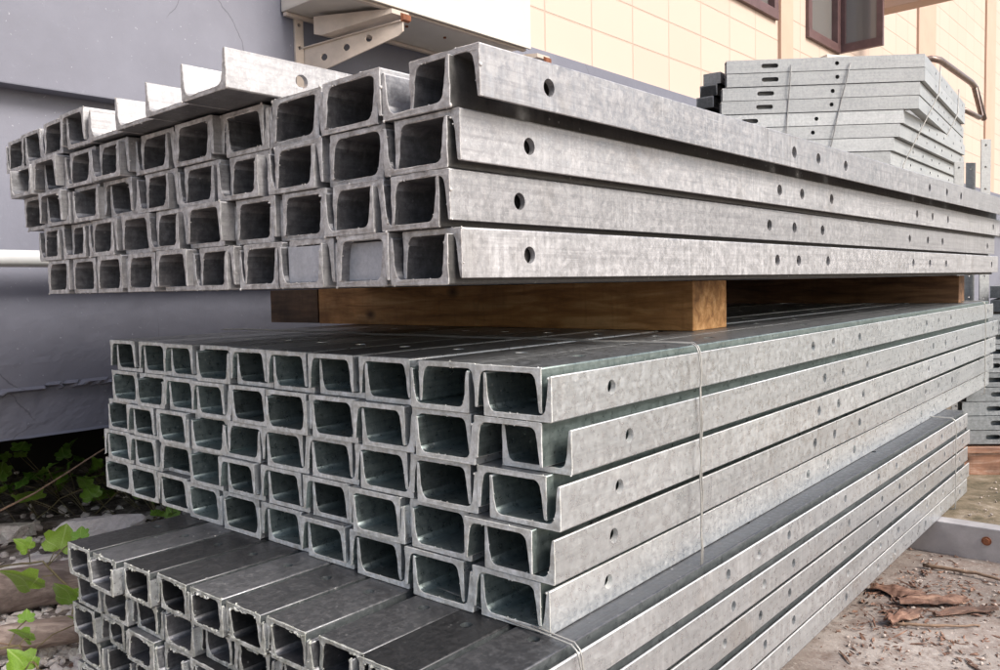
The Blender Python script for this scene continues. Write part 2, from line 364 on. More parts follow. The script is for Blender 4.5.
def channel_mesh(name, W, H, L, tw, tr, tt, rf, fl_holes, web_holes, rh, mats, rag, drips, seed, nick=0, inner=True):
    rnd = random.Random(seed)
    pr = channel_profile(W, H, tw, tr, tt, rf)
    n = len(pr); bm = bmesh.new()
    nrm = []
    for i in range(n):
        a = Vector(pr[i-1]); b = Vector(pr[(i+1) % n]); t = (b-a)
        nv = Vector((t.y, -t.x)); nrm.append(nv.normalized() if nv.length > 0 else nv)
    xs = [0, .0009]; x = .12
    while x < L-.1: xs.append(x); x += .17+rnd.uniform(-.02, .02)
    xs += [L-.0009, L]
    sd = rnd.random()*50; rings = []
    for k, x in enumerate(xs):
        ring = []
        for i, (y, z) in enumerate(pr):
            o = nrm[i]*(-.0008 if k in (0, len(xs)-1) else 0)
            dx = 0
            if k in (0, 1): dx = .6*rag*noise.noise(Vector((y*60+sd, z*60, 0)))+rag*.35*noise.noise(Vector((y*300, z*300+sd, 3)))
            wob = .0006*noise.noise(Vector((x*3+sd, y*8, z*8)))
            if k < 2: wob += rag*.09*noise.noise(Vector((y*260+sd, z*260, 7)))
            ring.append(bm.verts.new((x+dx, y+o.x+nrm[i].x*wob, z+o.y+nrm[i].y*wob)))
        rings.append(ring)
    for k in range(len(rings)-1):
        a, b = rings[k], rings[k+1]
        for i in range(n):
            f = bm.faces.new((a[i], a[(i+1) % n], b[(i+1) % n], b[i])); f.material_index = 1 if k == 0 else 0
            my = (pr[i][0]+pr[(i+1) % n][0])/2; mz = (pr[i][1]+pr[(i+1) % n][1])/2
            if k > 0 and ((mz < (.0026 if L < 2.6 else .0006) and abs(my) < W/2-(.0003 if L < 2.6 else .0026)) or (inner and abs(my) < W/2-.0012 and .0006 < mz < H-.0012)): f.material_index = 2  # inner faces get the slot with shade painted in
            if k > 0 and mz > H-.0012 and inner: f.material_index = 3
            if k > 0 and mz < .0006 and abs(my) < W/2-.0026: f.material_index = 4
            f.smooth = 0 < k < len(rings)-2 and (nrm[i]-nrm[(i+1) % n]).length > .05 and (Vector(pr[i])-Vector(pr[(i+1) % n])).length < .004
    tris = geometry.tessellate_polygon([[Vector((y, z, 0)) for y, z in pr]])
    for rg in (rings[0], rings[-1]):
        for t3 in tris:
            try: bm.faces.new([rg[q] for q in t3]).material_index = 1
            except ValueError: pass
    bmesh.ops.recalc_face_normals(bm, faces=bm.faces)
    me = bpy.data.meshes.new(name); bm.to_mesh(me); bm.free()
    for m in mats: me.materials.append(m)
    cb = bmesh.new()
    for h in fl_holes:
        hx = h+rnd.uniform(-.01, .01) if h > .2 else h
        cyl(cb, (hx, 0, H*.52), (0, 1, 0), rh, W*1.4, 22)
    for h in web_holes: cyl(cb, (h, 0, 0), (0, 0, 1), rh, tw*5, 22)
    res = boolean_cut(me, cb)
    if len(mats) > 3:  # hole walls take the painted highlight slot where the stack has one
        for p in res.polygons:
            c = p.center
            if any(abs(c.x-h) < rh*1.02+.011 and math.hypot(c.x-h, c.z-H*.52) < rh*1.03 and p.area < .0002 and abs(p.normal.y) < .3 for h in fl_holes): p.material_index = 3
    if drips:
        bm = bmesh.new(); bm.from_mesh(res)
        for k in range(drips):
            q = rnd.choice(pr); r = rnd.uniform(.0007, .0011+.0011*rnd.random()**3)
            mtx = Matrix.Translation((rnd.uniform(-.001, .003), q[0], q[1])) @ Matrix.Diagonal((rnd.uniform(.8, 1.6), 1, rnd.uniform(.8, 1.7), 1))
            v = bmesh.ops.create_icosphere(bm, subdivisions=2, radius=r, matrix=mtx)['verts']
            for x in v:
                x.co += x.normal*0
                for f in x.link_faces: f.material_index = 1; f.smooth = True
        for k in range(nick):     # ragged skin of zinc hanging off the end of the web
            y0 = rnd.uniform(-W*.35, W*.2); ln = rnd.uniform(.015, .04); pts = []
            for j in range(9):
                t = j/8; pts.append((-.001+.002*rnd.random(), y0+ln*t, tw+.0006+rnd.uniform(-.002, .002)))
            tube(bm, pts, [.0006+.0018*rnd.random() for _ in pts], 6)
        for f in bm.faces:
            if f.calc_center_median().x < .0005: f.material_index = 1
        bm.to_mesh(res); bm.free()
    res.name = name
    return res

ORD = ['first', 'second', 'third', 'fourth', 'fifth', 'sixth', 'seventh', 'eighth', 'ninth', 'tenth', 'eleventh', 'twelfth']
ROWN = ['bottom row', 'second row from the bottom', 'third row from the bottom', 'fourth row from the bottom', 'fifth row from the bottom']

class Stack:
    def __init__(s, title, origin, yaw, z0, W, H, tw, L, pitch, fl, web, rh, mats, rag, drips, nick, nvar, tr, tt, rf, group):
        s.title = title; s.key = {'weathered': 'top', 'bright': 'mid', 'dark': 'low'}[title.split()[0]]; s.o = Vector(origin); s.yaw = R(yaw); s.z0 = z0; s.W = W; s.H = H; s.L = L; s.pitch = pitch
        s.a = Vector((math.sin(s.yaw), math.cos(s.yaw))); s.b = Vector((-math.cos(s.yaw), math.sin(s.yaw)))
        s.rz = math.pi/2 - s.yaw; s.tw = tw; s.group = group; s.tr = tr; s.tt = tt
        s.var = [channel_mesh('channel_'+title.replace(' ', '_'), W, H, L, tw, tr, tt, rf, fl, web, rh, mats, rag, drips, 11*k+len(title), nick) for k in range(nvar)]
    def put(s, up, b, sl, z, wide, label, rnd, v=None):
        """one channel: up = opening upward, b = right edge offset to the left, sl = end offset along the length"""
        me = s.var[rnd.randrange(len(s.var))] if v is None else s.var[v]
        o = bpy.data.objects.new('steel_channel', me); col.objects.link(o)
        w = s.W*wide
        p = s.o + s.b*(b+w/2) + s.a*sl
        o.location = (p.x, p.y, z if up else z+s.pitch-.0003)
        o.rotation_euler = (0 if up else math.pi, rnd.gauss(0, .0002), s.rz + rnd.gauss(0, .0006))
        o.scale = (1, wide, 1)
        def over(slot, mat): o.material_slots[slot].link = 'OBJECT'; o.material_slots[slot].material = mat
        if s.key != 'top':
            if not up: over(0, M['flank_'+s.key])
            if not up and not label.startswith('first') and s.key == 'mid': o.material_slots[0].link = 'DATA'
            if not label.startswith('first'): over(3, M['patina_'+s.key])  # tips past the first lose the painted highlight and are darkened
        if s.key == 'top' and up and label.startswith('first') and 'uncovered' not in label: over(0, M['flank_top'])  # flank seen in the row gap gets its painted shade
        if 'uncovered' in label: over(2, M['steel_top']); o.scale = (1, wide, .93)  # open channels keep plain steel inside, without the painted interior shade
        tag(o, label, 'steel channel', s.group)
        return o
    def row(s, r, b0, T, n, d_first, skew, s0, outer_up, rnd, sj=.005, shuffle=0, setback=None):
        """n nested pairs between b0 and b0+T"""
        z = s.z0 + r*s.pitch
        wide = T/n*.885/s.W; w = s.W*wide; dmin = s.tr*1.15
        rest = [rnd.random()**1.3+.15 for _ in range(n)]
        free = T - n*(w+dmin)
        if d_first is not None: rest[0] = 0; free2 = free-(d_first-dmin)
        else: free2 = free
        sc = free2/sum(rest); out = []
        x = b0
        for i in range(n):
            d = dmin + rest[i]*sc
            if i == 0 and d_first is not None: d = d_first
            dd = min(d, w*.45); gap = d-dd
            ou = outer_up if rnd.random() > shuffle or i == 0 else not outer_up
            bu, bd = (x, x+dd) if ou else (x+dd, x)
            sk = skew*(x-b0)/T
            su = s0+sk+rnd.gauss(0, sj); sd = s0+sk+rnd.gauss(0, sj)
            if i == 0 and setback: su += setback[0]; sd += setback[1]
            for up, bb, ss in ((True, bu, su), (False, bd, sd)):
                lab = '%s %s channel from the right, %s, %s' % (ORD[i], 'upward-opening' if up else 'downward-opening', ROWN[r], s.title)
                out.append(s.put(up, bb, ss, z+.0003 if up else z, wide, lab, rnd))
            x += w+dd+gap
        return out

rnd = random.Random(3)
# ---- weathered top stack
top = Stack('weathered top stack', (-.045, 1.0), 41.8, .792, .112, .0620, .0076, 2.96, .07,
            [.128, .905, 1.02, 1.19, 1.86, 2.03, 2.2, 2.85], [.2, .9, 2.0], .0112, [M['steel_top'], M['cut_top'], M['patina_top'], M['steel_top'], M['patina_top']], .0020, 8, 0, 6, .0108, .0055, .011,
            'channels in the weathered top stack')
r0 = top.row(0, 0, 1.20, 10, .013, -.046, 0, False, rnd)
top.row(1, .006, 1.215, 10, .019, -.046, 0, False, rnd, .006)
top.row(2, -.008, 1.32, 10, .017, -.046, -.004, False, rnd, .007, .1)
top.row(3, -.040, 1.375, 10, .042, -.05, .004, False, rnd, .008, .2)
for k, i in enumerate((2, 4)):                      # added pale plates stand in for the lit insides of two bottom-row cells
    ch = r0[i]
    bm = bmesh.new(); wd = .112*.99
    box(bm, (.010, 0, .034), (.004, wd-.026, .052), .0015)
    from_bm('lit_cell_fill', bm, M['lit_cell'], ch)
# loose upper row: four open channels with no cover, then four nested pairs at the far left
zt = top.z0+4*top.pitch+.004
bpos = [.372, .500, .640, .780]
for i, b in enumerate(bpos):
    top.put(True, b, -.085+.012*i, zt, .142/.112 if i else .128/.112,
            '%s open uncovered channel from the right, lying loose on the top row, weathered top stack' % ORD[i], rnd, i % 4)
x = .925
for i in range(4):
    w = 1.0; wd = .112*w; dd = [.018, .026, .02, .015][i]
    top.put(True, x+dd*(i % 2), -.045+.008*i, zt, w, '%s upward-opening channel from the left, in the loose highest row, weathered top stack' % ORD[3-i], rnd)
    top.put(False, x+dd*((i+1) % 2), -.05+.01*i, zt, w, '%s downward-opening channel from the left, in the loose highest row, weathered top stack' % ORD[3-i], rnd)
    x += wd+dd+.002

# ---- bright middle stack
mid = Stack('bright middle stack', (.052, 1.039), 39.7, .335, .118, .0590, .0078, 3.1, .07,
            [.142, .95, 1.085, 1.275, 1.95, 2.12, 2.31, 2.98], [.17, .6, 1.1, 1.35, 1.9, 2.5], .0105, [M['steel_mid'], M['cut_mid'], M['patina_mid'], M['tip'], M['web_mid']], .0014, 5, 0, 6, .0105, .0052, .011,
            'channels in the bright middle stack')
mid.row(0, 0, 1.34, 10, .0125, .062, 0, True, rnd, .005)
mid.row(1, -.012, 1.34, 10, .030, .060, .004, True, rnd, .006, .1)
mid.row(2, -.020, 1.34, 10, .024, .060, .006, True, rnd, .006, .1)
mid.row(3, -.026, 1.305, 10, .030, .060, .0, True, rnd, .006, .1, (.022, .0))
mid.row(4, -.012, 1.285, 10, .016, .060, .004, True, rnd, .005, .1)

# ---- dark bottom stack
low = Stack('dark bottom stack', (-.023, .880), 40.2, .055, .088, .0468, .0062, 2.47, .056,
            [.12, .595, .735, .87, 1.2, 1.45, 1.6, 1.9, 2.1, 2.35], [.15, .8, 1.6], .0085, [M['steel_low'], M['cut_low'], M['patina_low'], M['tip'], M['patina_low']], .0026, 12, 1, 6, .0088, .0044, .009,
            'channels in the dark bottom stack')
for r, (b0, T, d, s0) in enumerate([(0, .995, .011, .01), (-.004, 1.0, .013, .012), (.0, 1.0, .012, .006), (-.004, .995, .012, .012), (0, 1.0, .014, 0)]):
    low.row(r, b0, T, 10, d, -.036, s0, True, rnd, .005, .12)

# ------------------------------------------------------------------ bearers between and under the stacks
def beam(name, p0, p1, z0, h, w, mat, label, cat, sag=0, group=None):
    """rectangular timber or bearer, its right-hand face running p0 -> p1"""
    p0 = Vector(p0); p1 = Vector(p1); d = (p1-p0); Ln = d.length; an = math.atan2(d.y, d.x)
    bm = bmesh.new(); n = 24
    box(bm, (Ln/2, -w/2, h/2), (Ln, w, h), .0025)
    for v in bm.verts:
        v.co += Vector((noise.noise(v.co*30)*.0015, noise.noise(v.co*22+Vector((5, 0, 0)))*.0015, 0))
    o = from_bm(name, bm, mat); o.location = (p0.x, p0.y, z0); o.rotation_euler = (0, 0, an)
    return tag(o, label, cat, group)
ta = mid.a; tb = mid.b
q = Vector((.408, 1.742))
beam('timber_block', q, q+tb*1.25, .6855, .106, .165, M['timber'], 'orange-brown sawn timber with knots between top and middle stack, nearest end', 'timber')
# the darker timber lies one pace behind it, then the far one
q3 = q + ta*.98 - tb*.02
q2 = Vector((1.77, 3.186))
beam('timber_block', q2, q2+tb*1.2, .6855, .106, .10, M['timber_shade'], 'brown timber at the far right end between top and middle stack', 'timber')
beam('timber_block', q+tb*1.26+Vector((-.002, .02)), q+tb*1.50, .6855, .1045, .09, M['timber_dark'], 'short dark timber offcut between the stacks, left of the long timber', 'timber')
def steel_bearer(s, lab, r0_, l_):
    p = low.o + low.a*s - low.b*r0_
    bm = bmesh.new()
    o = empty('steel_bearer', (p.x, p.y, -.045), math.atan2(low.b.y, low.b.x))
    box(bm, (l_/2, -.03, .0495), (l_, .06, .099), .003)
    from_bm('bearer_rail', bm, M['bearer'], o)
    for k in (.12, .30, .62):
        b2 = bmesh.new(); cyl(b2, (k, .002, .062), (0, 1, 0), .009, .012, 6); cyl(b2, (k, .001, .062), (0, 1, 0), .013, .004, 16)
        from_bm('bolt', b2, M['rust'], o)
    tag(o, lab, 'bearer')
steel_bearer(2.06, 'long grey bearer with bolts on the ground under the far end of the stacks', .75, 2.0)
steel_bearer(.42, 'grey bearer hidden under the near end of the bottom stack', -.03, .95)

# ------------------------------------------------------------------ wire ties
def wire_tie(st, s, T, ztop, zbot, b0, lab, slant=0, two=True, rnd=rnd, mat='wire', r=.0013):
    """two strands over the top of a stack and down its right face"""
    t = empty('wire_tie', (st.o.x, st.o.y, st.z0), st.rz)
    for k in range(2 if two else 1):
        bm = bmesh.new(); pts = []; off = (k-.5)*.0062 if two else 0
        n = 16
        for i in range(n+1):
            y = T+(b0+.004-T)*i/n
            pts.append((s+off+slant*(y-b0)+.006*math.sin(i*1.1+k)*.6*(1-i/n)+.01*(1-i/n)*math.sin(i*.5), y, ztop-st.z0+.0035+.001*(k+1)+.002*abs(math.sin(i*.9))))
        pts.append((s+off, b0-.004, ztop-st.z0+.001)); pts.append((s+off, b0-.0075, ztop-st.z0-.008))
        for i in range(1, 13):
            z = (ztop-.008)+(zbot-ztop+.008)*i/12
            pts.append((s+off*math.cos(i*.8)+.0015*math.sin(i*1.7+k), b0-.008-.002*abs(math.sin(i*1.3)), z-st.z0))
        pts.append((s+off, b0+.004, zbot-st.z0-.003))
        tube(bm, pts, r, 7)
        from_bm('strand', bm, M[mat], t, True)
    return tag(t, lab, 'wire tie', 'wire ties')
wire_tie(mid, .375, 1.33, .685, .333, -.024, 'pale twisted wire tie round the near part of the bright middle stack')
wire_tie(mid, 2.80, 1.33, .685, .333, -.024, 'pale wire tie round the far end of the bright middle stack')
wire_tie(low, .165, .985, .335, .053, -.003, 'thin wire tie round the near end of the dark bottom stack', .12)
wire_tie(low, 2.24, .985, .335, .053, -.003, 'pale wire tie round the far end of the dark bottom stack')

# ------------------------------------------------------------------ ground
def ground():
    def axis(lo, hi, f0, f1, st):
        xs = []; x = f0
        while x < f1: xs.append(x); x += st
        xs.append(f1); g = st; x = f1
        while x < hi: g *= 1.35; x += g; xs.append(min(x, hi))
        g = st; x = f0; pre = []
        while x > lo: g *= 1.35; x -= g; pre.append(max(x, lo))
        return pre[::-1]+xs
    xs = axis(-400, 400, -2.6, 2.6, .022); ys = axis(-300, 500, .8, 4.4, .022)
    bm = bmesh.new(); rows = []
    for y in ys:
        r_ = []
        for x in xs:
            l = N2.x*x+N2.y*y; z = -.045
            near = max(0, 1-max(abs(x)-2.6, abs(y-2.6)-1.8, 0)/2)
            amp = .006 + .022*min(max((l-1.6)/.5, 0), 1)
            z += near*amp*(noise.fractal(Vector((x*4, y*4, 0)), 1, 2, 5))
            z += near*.05*min(max((l-1.75)/.9, 0), 1)
            r_.append(bm.verts.new((x, y, z)))
        rows.append(r_)
    for a, b in zip(rows, rows[1:]):
        for i in range(len(a)-1):
            f = bm.faces.new((a[i], a[i+1], b[i+1], b[i])); f.smooth = True
    tag(from_bm('ground', bm, M['ground']), kind='structure')
ground()

# ------------------------------------------------------------------ building
bld = empty('building', WL(3, 2.6, 0)); bld_inv = Matrix.Translation(-WL(3, 2.6, 0))
tag(bld, 'building with blue-grey painted plinth and cream block wall behind the stacks', 'building')
def bpart(name, bm, mat, smooth=False, parent=None):
    o = from_bm(name, bm, mat, parent or bld, smooth)
    if not parent: o.matrix_parent_inverse = bld_inv
    return o
# upper plinth band, overhanging
bm = bmesh.new(); wbox(bm, -3, 26, 2.56, 3.2, 1.378, 1.93, .004); bpart('plinth_band', bm, M['greywall'])
# lower wall: a relief sheet with a flaked-paint step near its bottom, closed by a box behind
bm = bmesh.new(); rows = []
ss = [-3, -2, -1.2]+[-.6+.0125*i for i in range(260)]+[3, 3.6, 5, 9, 16, 26]
zs = [.372, .3735]+[.38+.0085*i for i in range(46)]+[.80, .9, 1.1, 1.25, 1.3795]
for z in zs:
    r_ = []
    for s_ in ss:
        l = 2.625
        edge = .512+.03*noise.noise(Vector((s_*2.2, 0, 0)))+.018*noise.noise(Vector((s_*9, 3, 0)))+.006*noise.noise(Vector((s_*40, 3, 0)))-.02*(s_-1)
        if .375 < z < .78:
            l += .0012*noise.fractal(Vector((s_*20, z*20, 0)), 1, 2, 4)
            if z < edge: l += .013+.0030*noise.fractal(Vector((s_*38, z*38, 2)), 1, 2, 5)*.6
            elif z < edge+.010: l -= .012
            e2 = .60+.03*noise.noise(Vector((s_*3, 7, 0)))+.012*noise.noise(Vector((s_*18, 9, 0)))
            if abs(z-e2) < .012: l -= .0012*noise.noise(Vector((s_*60, z*60, 1)))
        if z == .372: l = 2.66
        r_.append(bm.verts.new(WL(s_, l, z+(.006*noise.noise(Vector((s_*8, 0, 5))) if z < .376 else 0))))
    rows.append(r_)
for a, b in zip(rows, rows[1:]):
    for i in range(len(a)-1): f = bm.faces.new((a[i], a[i+1], b[i+1], b[i])); f.smooth = False
bpart('plinth_wall', bm, M['greywall'])
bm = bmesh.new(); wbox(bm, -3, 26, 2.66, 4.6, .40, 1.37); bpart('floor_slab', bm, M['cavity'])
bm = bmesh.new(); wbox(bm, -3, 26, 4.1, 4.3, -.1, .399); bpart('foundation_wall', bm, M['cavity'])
# cream wall with real openings
bm = bmesh.new()
Z1 = 2.695; Z2 = 6
for (a, b, c, d) in ((-3, 26, 1.9302, Z1), (-3, 4.6, Z1, Z2), (6.03, 6.6, Z1, Z2), (7.32, 26, Z1, Z2), (4.6, 6.03, 4.0, Z2), (6.6, 7.32, 4.0, Z2)):
    wbox(bm, a, b, 2.6, 2.85, c, d)
bmesh.ops.remove_doubles(bm, verts=bm.verts, dist=.0005)
bpart('cream_wall', bm, M['cream'])
for (a, b) in ((6.075, 6.30), (9.6, 10.25), (12.7, 13.25)):
    bm = bmesh.new(); wbox(bm, a, b, 2.575, 2.599, 1.9303, Z2, .003); bpart('pilaster', bm, M['peach'])
def window(s0, s1, z0, z1, mull):
    bm = bmesh.new(); w = .07
    wbox(bm, s0, s1, 2.57, 2.66, z0, z0+w, .004); wbox(bm, s0, s1, 2.57, 2.66, z1-w, z1, .004)
    for c in [s0+w/2, s1-w/2]+mull: wbox(bm, c-w/2, c+w/2, 2.573, 2.657, z0+w, z1-w, .004)
    o = bpart('window', bm, M['window'])
    bm = bmesh.new(); wbox(bm, s0+w, s1-w, 2.625, 2.631, z0+w, z1-w); p = bpart('pane', bm, M['glass'], parent=o)
    return o
window(4.6, 6.03, Z1, 4.0, [5.3]); window(6.6, 7.30, Z1, 4.0, [])
# open casement leaf swung outward
bm = bmesh.new(); w = .045
wbox(bm, 7.31, 7.35, 2.24, 2.59, Z1+.01, Z1+.08, .003); wbox(bm, 7.31, 7.35, 2.24, 2.59, 3.9, 3.97, .003)
for c in (2.265, 2.565): wbox(bm, 7.312, 7.348, c-.025, c+.025, Z1+.08, 3.9, .003)
leaf_ = bpart('casement_leaf', bm, M['window'])
bm = bmesh.new(); wbox(bm, 7.327, 7.333, 2.29, 2.54, Z1+.08, 3.9); bpart('pane', bm, M['glass'], parent=leaf_)
bm = bmesh.new(); wbox(bm, 7.8, 8.0, 1.3, 2.548, 3.14, 3.5, .005); bpart('porch_canopy', bm, M['peach'])
# interior backing behind the windows
bm = bmesh.new(); wbox(bm, 4.3, 7.6, 3.6, 3.7, 2.4, 4.3); bpart('inner_wall', bm, M['cavity'])

# pipe along the wall
bm = bmesh.new(); tube(bm, [WL(-3, 2.53, .905), WL(3.2, 2.53, .885)], .024, 24)
pp = from_bm('pipe', bm, M['pipe'], None, True); tag(pp, 'white pipe running along the blue-grey wall behind the top stack', 'pipe')
for s_ in (.2, 2.4):
    bm = bmesh.new(); wbox(bm, s_-.012, s_+.012, 2.50, 2.624, .868, .880); from_bm('pipe_clip', bm, M['pipe'], pp)

# handrail
bm = bmesh.new()
tube(bm, [WL(9.15, 2.56, 2.93), WL(9.15, 2.34, 2.955), WL(9.3, 2.3, 2.96), WL(10.6, 2.3, 2.955), WL(10.8, 2.3, 2.93), WL(11.25, 2.3, 2.64)], .033, 12)
tube(bm, [WL(10.75, 2.3, 2.92), WL(11.1, 2.3, 2.66), WL(11.0, 2.3, 2.62), WL(10.3, 2.3, 2.61), WL(10.25, 2.56, 2.61)], .028, 12)
tag(from_bm('handrail', bm, M['rail'], None, True), 'brown bent tube handrail on the cream wall right of the bundled frames', 'handrail')

# wall cabinet (air conditioner housing) and its bracket
cab = empty('wall_cabinet', WL(2.2, 2.4, 1.767)); ci = Matrix.Translation(-WL(2.2, 2.4, 1.767))
tag(cab, 'cream-white metal cabinet mounted on the wall above the top stack', 'cabinet')
def cpart(name, bm, mat, root, inv, smooth=False):
    o = from_bm(name, bm, mat, root, smooth); o.matrix_parent_inverse = inv; return o
bm = bmesh.new(); wbox(bm, 1.73, 2.70, 2.225, 2.555, 1.772, 2.30, .008); cpart('housing', bm, M['cabinet'], cab, ci)
bm = bmesh.new()
wbox(bm, 1.725, 2.705, 2.212, 2.222, 1.764, 2.31, .003); cpart('front_panel', bm, M['cabinet'], cab, ci)
bm = bmesh.new()
wbox(bm, 1.735, 2.695, 2.23, 2.25, 1.758, 1.7705, .002); wbox(bm, 1.735, 2.695, 2.53, 2.55, 1.758, 1.7705, .002)
cpart('base_rail', bm, M['bracket'], cab, ci)
for s_ in (1.95, 2.15, 2.35, 2.55):
    bm = bmesh.new(); cyl(bm, WL(s_, 2.36, 1.7695), (0, 0, 1), .006, .006, 8); cpart('screw', bm, M['rust'], cab, ci)
def bracket(s_, lab):
    br = empty('wall_bracket', WL(s_, 2.558, 1.6)); bi = Matrix.Translation(-WL(s_, 2.558, 1.6))
    bm = bmesh.new(); wbox(bm, s_-.018, s_+.018, 2.548, 2.5595, 1.30, 1.80, .002)
    me_h = bmesh.new()
    for z in (1.42, 1.5, 1.58, 1.66, 1.74): cyl(me_h, WL(s_, 2.555, z), (N2.x, N2.y, 0), .007, .05, 14)
    bmesh.ops.recalc_face_normals(bm, faces=bm.faces)
    me = bpy.data.meshes.new('wall_strip'); bm.to_mesh(me); bm.free()
    o = link_mesh('wall_strip', boolean_cut(me, me_h), [M['bracket']], br); o.matrix_parent_inverse = bi
    # perforated arm, bent sideways, under a short box member
    def P(t, z, w=0): return WL(s_+.18*t+w, 2.547-.332*t, z)
    def plate(name, secs, w0, w1, mat, holes=()):
        bm = bmesh.new(); rings = []
        for t, z0_, z1_ in secs: rings.append([bm.verts.new(P(t, z0_, w0)), bm.verts.new(P(t, z1_, w0)), bm.verts.new(P(t, z1_, w1)), bm.verts.new(P(t, z0_, w1))])
        for r1, r2 in zip(rings, rings[1:]):
            for i in range(4): bm.faces.new((r1[i], r1[(i+1) % 4], r2[(i+1) % 4], r2[i]))
        bm.faces.new(rings[0][::-1]); bm.faces.new(rings[-1])
        bmesh.ops.recalc_face_normals(bm, faces=bm.faces)
        me = bpy.data.meshes.new(name); bm.to_mesh(me); bm.free()
        if holes:
            hb = bmesh.new()
            for t, z in holes: cyl(hb, P(t, z, (w0+w1)/2), (A2.x, A2.y, 0), .0125, .06, 18)
            me = boolean_cut(me, hb)
        o = link_mesh(name, me, [mat], br); o.matrix_parent_inverse = bi
    plate('arm', [(0, 1.555, 1.658), (.95, 1.675, 1.722), (1.0, 1.690, 1.722)], .018, .024, M['bracket'], [(.2, 1.625), (.43, 1.652), (.66, 1.676)])
    plate('arm_flange', [(0, 1.6585, 1.6625), (1.0, 1.7225, 1.7255)], .006, .024, M['bracket'])
    plate('box_member', [(.22, 1.695, 1.756), (.30, 1.690, 1.757), (1.0, 1.742, 1.7575)], -.03, .05, M['bracket'])
    plate('rusty_tip', [(1.002, 1.722, 1.752), (1.03, 1.728, 1.746)], .01, .045, M['rust'])
    tag(br, lab, 'bracket')
bracket(1.80, 'cream perforated wall bracket with rusty tip under the near end of the cabinet')
bracket(2.60, 'cream wall bracket under the far end of the cabinet')

# ------------------------------------------------------------------ bundle of frames behind the top stack
D1 = Vector((.9982, -.060)); D2 = Vector((.588, .809))
def rail_mesh(name, Ln, h, slots, holes, mat):
    """C rail: flat outer face at y=0 (towards -y), flanges going +y"""
    t = .004; fl = .04
    po = [(0, 0), (fl, 0), (fl, h), (0, h)]; pi_ = [(t, t), (fl-t, t), (fl-t, h-t), (t, h-t)]
    bm = bmesh.new(); vs = [[bm.verts.new((x, y, z)) for y, z in p] for x in (0, Ln) for p in (po, pi_)]
    for i in range(4):
        j = (i+1) % 4
        bm.faces.new((vs[0][i], vs[0][j], vs[2][j], vs[2][i])); bm.faces.new((vs[1][j], vs[1][i], vs[3][i], vs[3][j]))
        bm.faces.new((vs[0][j], vs[0][i], vs[1][i], vs[1][j])); bm.faces.new((vs[2][i], vs[2][j], vs[3][j], vs[3][i]))
    bmesh.ops.triangulate(bm, faces=[f for f in bm.faces if len(f.verts) > 4])
    bmesh.ops.recalc_face_normals(bm, faces=bm.faces)
    me = bpy.data.meshes.new(name); bm.to_mesh(me); bm.free()
    cb = bmesh.new()
    for x, ln in slots:
        hz = h*.5; r = h*.17
        ring = [(x-ln/2+r-r*math.sin(a), hz+r*math.cos(a)) for a in [math.pi*k/8 for k in range(9)]] + [(x+ln/2-r+r*math.sin(a), hz-r*math.cos(a)) for a in [math.pi*k/8 for k in range(9)]]
        v0 = [cb.verts.new((px, -.012, pz)) for px, pz in ring]; v1 = [cb.verts.new((px, .012, pz)) for px, pz in ring]
        m_ = len(ring)
        cb.faces.new(v0); cb.faces.new(v1[::-1])
        for i in range(m_): cb.faces.new((v0[i], v1[i], v1[(i+1) % m_], v0[(i+1) % m_]))
    for x, r in holes: cyl(cb, (x, 0, h*.52), (0, 1, 0), r, .024, 16)
    res = boolean_cut(me, cb); res.materials.append(mat); return res
FH = .0596; FP = .0632
fr_front = rail_mesh('front_rail', .905, FH, [(.20, .078)], [(.508, .0095)], M['steel_pile'])
fr_side = rail_mesh('side_rail', 1.30, FH, [], [(.30, .008), (.47, .008), (.63, .008), (.78, .008), (1.0, .008), (1.2, .008)], M['steel_pile'])
sh = [0, .002, -.02, -.024, -.094, -.11, -.137, -.153, -.150, -.14, -.15]
zs_ = [1.824-FP*(i+1) for i in range(len(sh))]
FR = ['topmost', 'second from top', 'third from top', 'fourth from top', 'fifth from top', 'sixth from top', 'seventh from top', 'eighth from top', 'ninth from top', 'tenth from top', 'lowest']
an1 = math.atan2(D1.y, D1.x); an2 = math.atan2(D2.y, D2.x)
def steel_frame(i, corner, z):
    p = corner - D1*.905
    t = empty('steel_rack', (p.x, p.y, z), an1)
    f = link_mesh('front_rail', fr_front, [], t)
    s1 = link_mesh('side_rail', fr_side, [], t); s1.location = (.906, .003, 0); s1.rotation_euler = (0, 0, an2-an1)
    # side face must look to the right: mirror by turning round
    s1.location = (.9065+1.3*math.cos(an2-an1), .003+1.3*math.sin(an2-an1), 0); s1.rotation_euler = (0, 0, an2-an1+math.pi)
    s1.scale = (1, -1, 1)
    an = an2-an1-(R(3.6) if i > 3 else 0)          # the lower racks lie skewed under the upper ones
    k = [1.08, 1.07, 1.16, 1.18, 1.08, 1.12, 1.2, 1.25, 1.25, 1.22, 1.2][i]
    s1.location = (.9065, .003, 0); s1.rotation_euler = (0, 0, an); s1.scale = (k, 1, 1)
    s2 = link_mesh('side_rail', fr_side, [], t); s2.location = (.047, .045, 0); s2.rotation_euler = (0, 0, an); s2.scale = (k*.97, 1, 1)
    bk = link_mesh('back_rail', fr_front, [], t); bk.location = (1.27*k*math.cos(an), 1.27*k*math.sin(an)+.045, 0)
    bk.scale = (1, -1, 1)
    tag(t, 'slotted galvanised rack frame, %s in the bundle by the cream wall' % FR[i], 'steel rack', 'racks bundled behind the top stack')
    return t
for i, d in enumerate(sh):
    c = Vector((1.995, 3.9)) + D1*d + D2*random.uniform(-.004, .004)
    steel_frame(i, c, zs_[i])
